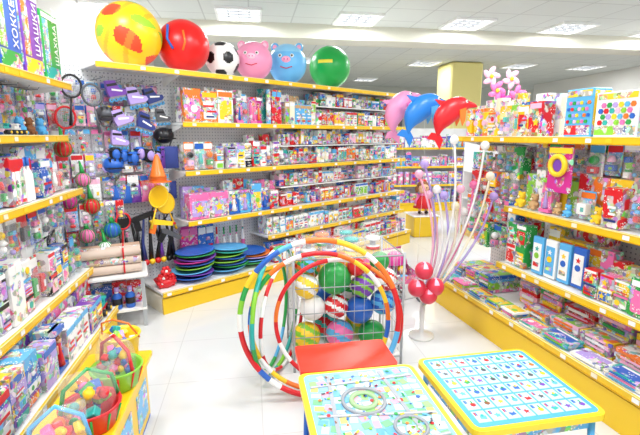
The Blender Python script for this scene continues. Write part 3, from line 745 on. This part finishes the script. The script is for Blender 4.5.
for x,y,z,r,c in spec:
    c2=CH(BR)
    mb.sph((x,y,z),r,C[c],32,20,cf=stripe(C[c],c2 if c not in('green','blue') else C[c],U(5,12)))
mb.obj('play_balls',parent=e)
mb=MB()
for i,(x,y) in enumerate(((-.26,-.12),(-.12,-.15),(.04,-.12),(-.14,.05),(.2,-.1),(.05,.1))):
    mb.lathe([(.06,0),(.06,.1)],C['white'],x,y,.815,14,CL); mb.lathe([(.05,0),(.05,.02),(.02,.025),(.02,.06),(.05,.065),(.05,.085)],[CH(BR),C['white'],C['grey'],C['white'],CH(BR)],x,y,.816,12)
mb.box(0,0,.806,.72,.5,.006,C['white'],CL)
mb.obj('clear_spool_packs',parent=e)

# --- hula hoops
def hoop(loc,R,r,cols,rx,rz,n=2):
    mb=MB(); cols=cols.split()
    mb.ring((0,0,0),R,r,C['red'],'y',144,10,cf=lambda q: C[cols[int(q*len(cols)*n)%len(cols)]])
    o=mb.obj('hula_hoop',loc); o.rotation_euler=(rx,0,rz); return o
hoop((.0,2.46,.5),.485,.017,'red red orange orange white yellow yellow orange orange white sky blue blue yellow green lime white red red red blue white red red green yellow red red orange white sky sky red',-.12,.05,1)
hoop((.0,2.53,.45),.435,.015,'orange yellow white yellow orange red red white orange green yellow blue',-.12,.08,2)
hoop((.12,2.6,.42),.405,.014,'red red orange red white red',-.1,.0,3)
hoop((-.29,2.78,.435),.42,.014,'teal lime teal green white',0,1.3,3)
hoop((-.34,2.8,.40),.385,.013,'green sky green',0,1.37,3)
hoop((-.25,2.8,.38),.365,.013,'red white',0,1.25,9)

# --- activity tables
def table(loc,rz,w,d,H,ec,draw,legc):
    e=empty('activity_table',loc,rz)
    mb=MB(); mb.prism(rrect(-w/2,-d/2,w/2,d/2,.04),H-.025,H,ec,PL,'xy'); mb.prism(rrect(-w/2+.006,-d/2+.006,w/2-.006,d/2-.006,.035),H,H+.002,ec,PL,'xy')
    draw(mb,w,d,H+.002); mb.obj('table_top',parent=e)
    mb=MB()
    for a in (-1,1):
        mb.tube([(a*(w/2-.04),-d/2+.04,H-.03),(a*(w/2-.03),-d/2+.01,.02),(a*(w/2-.03),0,.014),(a*(w/2-.03),d/2-.01,.02),(a*(w/2-.04),d/2-.04,H-.03)],.013,legc,8)
    mb.tube([(-(w/2-.04),0,.16),(w/2-.04,0,.16)],.01,legc,8)
    mb.box(0,0,H-.08,w*.9,d*.86,.054,legc,PR)
    mb.obj('table_frame',parent=e)
def drawA(mb,w,d,z):
    t=.0012
    mb.prism(rrect(-w/2+.022,-d/2+.022,w/2-.022,d/2-.022,.03),z,z+t,hx('8cc4dc'),PL,'xy')
    random.seed(5)
    X=w/2-.035;Y=d/2-.035
    for i in range(12):
        for j in range(13):
            x=-X+2*X*(i+.5)/12;y=-Y+2*Y*(j+.5)/13; mb.box(x,y,z+t,U(.026,.04),U(.026,.042),t,CH([hx('98cc80'),hx('d4dce0'),hx('ecd870'),hx('78bc88'),hx('e4a4b8'),hx('90c0e0'),hx('c0d0d8'),hx('64a8d4'),hx('d4dce0')]),PL,U(-.4,.4))
    mb.ring((-.03,.06,z+.004),.085,.009,hx('989ca4'),'z',40,4); mb.ring((-.03,.06,z+.004),.05,.012,hx('a0c890'),'z',40,4)
    mb.ring((.1,-.12,z+.004),.06,.008,hx('989ca4'),'z',30,4)
    for y,a in ((-.2,.12),(-.03,-.1),(.2,.06)): mb.box(0,y,z+.0035,w-.08,.016,.0012,hx('a0a4ac'),PL,a); mb.box(0,y,z+.0049,w-.08,.002,.0006,C['white'],PL,a)
    for x,a in ((-.16,-.08),(.12,.1)): mb.box(x,0,z+.0036,.016,d-.09,.0012,hx('a0a4ac'),PL,a)
    for i in range(150):
        x=U(-X+.02,X-.02);y=U(-Y+.02,Y-.02); s=U(.004,.009)
        if i%3==0: mb.prism(circ(x,y,s,10),z+.005,z+.0065,CH(P('red yellow green blue orange lime')),PL,'xy')
        else: mb.box(x,y,z+.005,s*2,s,.0015,CH(P('red yellow sky green dgrey white blue brown')),PL,U(0,3))
def drawB(mb,w,d,z):
    t=.0012
    mb.prism(rrect(-w/2+.02,-d/2+.02,w/2-.02,d/2-.02,.025),z,z+t,hx('50aadc'),PL,'xy')
    random.seed(9); nx,ny=8,6
    for i in range(nx):
        for j in range(ny):
            x=-w/2+.038+(w-.076)*(i+.5)/nx; y=-d/2+.038+(d-.076)*(j+.5)/ny; a=(w-.076)/nx*.86; b=(d-.076)/ny*.86
            mb.box(x,y,z+t,a,b,t,hx('c4e4f6'),PL); c=CH(P('red yellow green blue orange purple brown sky teal dgrey'))
            q=RR()
            if q<.4: mb.prism(circ(x+.008,y-.004,a*.22,10),z+2*t,z+3*t,c,PL,'xy'); mb.box(x+.008,y+.01,z+3*t,a*.1,b*.25,t,C['green'])
            elif q<.7: mb.box(x+.006,y-.006,z+2*t,a*.45,b*.28,t,c,PL,U(-.5,.5)); mb.prism(circ(x+.006,y+.004,a*.12,8),z+3*t,z+4*t,CH(BR),PL,'xy')
            else: mb.prism(star(x+.006,y-.004,a*.28),z+2*t,z+3*t,c,PL,'xy')
            mb.box(x-a*.34,y+b*.25,z+2*t,a*.1,b*.3,t,C['blue'] if q<.5 else C['red'],PL); mb.box(x-a*.22,y+b*.25,z+2*t,a*.07,b*.28,t,C['blue'],PL)
table((.215,1.50,0),.17,.535,.62,.55,hx('f4d42c'),drawA,C['blue'])
table((.785,1.685,0),.19,.565,.53,.55,hx('f4d42c'),drawB,C['sky'])
e=empty('small_red_bench',(.12,1.985,0),.17)
mb=MB(); mb.prism(rrect(-.235,-.14,.235,.12,.02),.5,.528,hx('ea3218'),PL,'xy'); mb.obj('bench_top',parent=e)
mb=MB()
for a in (-1,1): mb.tube([(a*.17,-.04,.5),(a*.17,-.05,.02),(a*.17,.09,.02),(a*.17,.08,.5)],.011,C['red'],8)
mb.obj('bench_legs',parent=e)

# --- left low display bench with toy baskets
mb=MB()
mb.bbox(0,0,.36,.34,1.0,.035,YS,PL,.006)
mb.box(0,0,.001,.28,.94,.36,C['blue'],PL); mb.box(.142,0,.03,.006,.9,.3,YS,PL)
for y in (-.3,0,.3): mb.box(.147,y,.08,.004,.2,.2,C['sky'],PR)
mb.obj('low_display_bench',(-1.05,1.76,0),.16)
def tbasket(loc,c,c2,r,name='toy_food_basket'):
    mb=MB()
    mb.lathe([(r*.75,0),(r*.8,.004),(r,.09),(r*1.06,.1),(r*1.04,.108),(r*.94,.1),(r*.74,.01)],c,0,0,0,20)
    for k in range(10):
        a=k*math.pi/5; mb.tube([(r*.79*math.cos(a),r*.79*math.sin(a),.01),(r*1.02*math.cos(a),r*1.02*math.sin(a),.09)],.005,c2,5)
    mb.tube([(-r,0,.09),(-r*.8,0,.2),(0,0,.26),(r*.8,0,.2),(r,0,.09)],.009,c2,6)
    for i in range(34):
        a=U(0,6.28); q=U(0,r*.68); x,y,z=q*math.cos(a),q*math.sin(a),U(.06,.17); cc=CH(P('red yellow lime red green orange pink teal yellow blue'))
        if i%4==0: mb.sph((x,y,z),U(.016,.024),cc,10,7,(1,U(.6,1),1))
        elif i%4==1: mb.T=TR(x,y,z,U(-1,1),U(-1,1),U(0,3)); mb.lathe([(.014,0),(.024,.02),(.022,.03),(.01,.04),(.012,.045)],cc,0,0,0,10)
        else: mb.T=TR(x,y,z,U(-1,1),U(-1,1),U(0,3)); mb.bbox(0,0,0,U(.03,.06),U(.025,.045),U(.02,.04),cc,PL,.004)
        mb.T=I4
    mb.pillow(0,0,.02,r*1.9,.24,r*1.4,C['white'],CL)
    mb.obj(name,loc,U(0,3))
tbasket((-.99,1.92,.397),C['lime'],C['red'],.115)
tbasket((-.96,1.62,.397),C['red'],C['green'],.115)
tbasket((-.94,1.37,.397),C['yellow'],C['sky'],.1)
mb=MB(); mb.lathe([(.07,0),(.075,.01),(.095,.15),(.103,.155),(.097,.165),(.088,.15),(.065,.012)],C['yellow'],0,0,0,20)
mb.tube([(-.1,0,.14),(-.07,-.05,.24),(0,-.07,.27),(.07,-.05,.24),(.1,0,.14)],.005,C['orange'],6)
for i in range(12): mb.T=TR(U(-.05,.05),U(-.05,.05),U(.1,.18),U(-1,1),U(-1,1),U(0,3)); mb.bbox(0,0,0,.05,.03,.03,CH(BR),PL,.004)
mb.T=I4
mb.obj('toy_bucket',(-1.07,2.15,.397),0)

# --- distant shop furniture
def far_unit(loc,rz,L,H,pals,nlev):
    e=empty('gondola_shelving_unit',loc,rz)
    mb=MB(); mb.box(L/2,.42,.0,L,.03,H,C['white']); mb.box(L/2,.2,.001,L,.4,.14,YS)
    for i in range(nlev):
        z=.16+i*(H-.2)/nlev; mb.box(L/2,.2,z,L,.4,.02,C['white']); mb.box(L/2,-.005,z-.01,L,.01,.04,YS)
    mb.obj('shelves',parent=e)
    mb=MB()
    for i in range(nlev):
        z=.16+i*(H-.2)/nlev+.021; hh=(H-.2)/nlev
        fill(mb,.02,L,.04,z,[k_box,k_doll,k_can,k_mult],(.1,.22),(hh*.5,hh*.8),(.08,.12),pals,back=False)
    mb.obj('stocked_toys',parent=e)
far_unit((.9,8.9,0),RA,5.5,1.75,P('purple lilac white pink lpink magenta red blue'),4)
far_unit((-2.5,11.4,0),RA,3.5,1.8,BR,4)
far_unit((2.4,6.6,0),RA,4.5,1.5,BR,3)
mb=MB(); mb.box(0,0,0,1.5,.04,2.3,C['dgrey']); mb.box(0,-.02,0,1.3,.05,2.2,C['brown']); mb.box(0,-.05,0,.04,.02,2.2,C['dgrey'])
for s in (-.08,.08): mb.tube([(s,-.08,.9),(s,-.08,1.2)],.012,C['grey'],6,ME)
mb.obj('door_1',(2.0,14.52,0.001),RA)

# --- camera, world
cam=bpy.data.cameras.new('camera'); cam.sensor_width=36; cam.lens=430/640*36; cam.clip_start=.05
co=bpy.data.objects.new('camera',cam); sc.collection.objects.link(co); co.location=(0,0,1.6); co.rotation_euler=(math.radians(90-10.8),0,0); sc.camera=co
w=bpy.data.worlds.new('w'); sc.world=w; w.use_nodes=True; w.node_tree.nodes['Background'].inputs[0].default_value=(.98,.99,1,1); w.node_tree.nodes['Background'].inputs[1].default_value=1.2
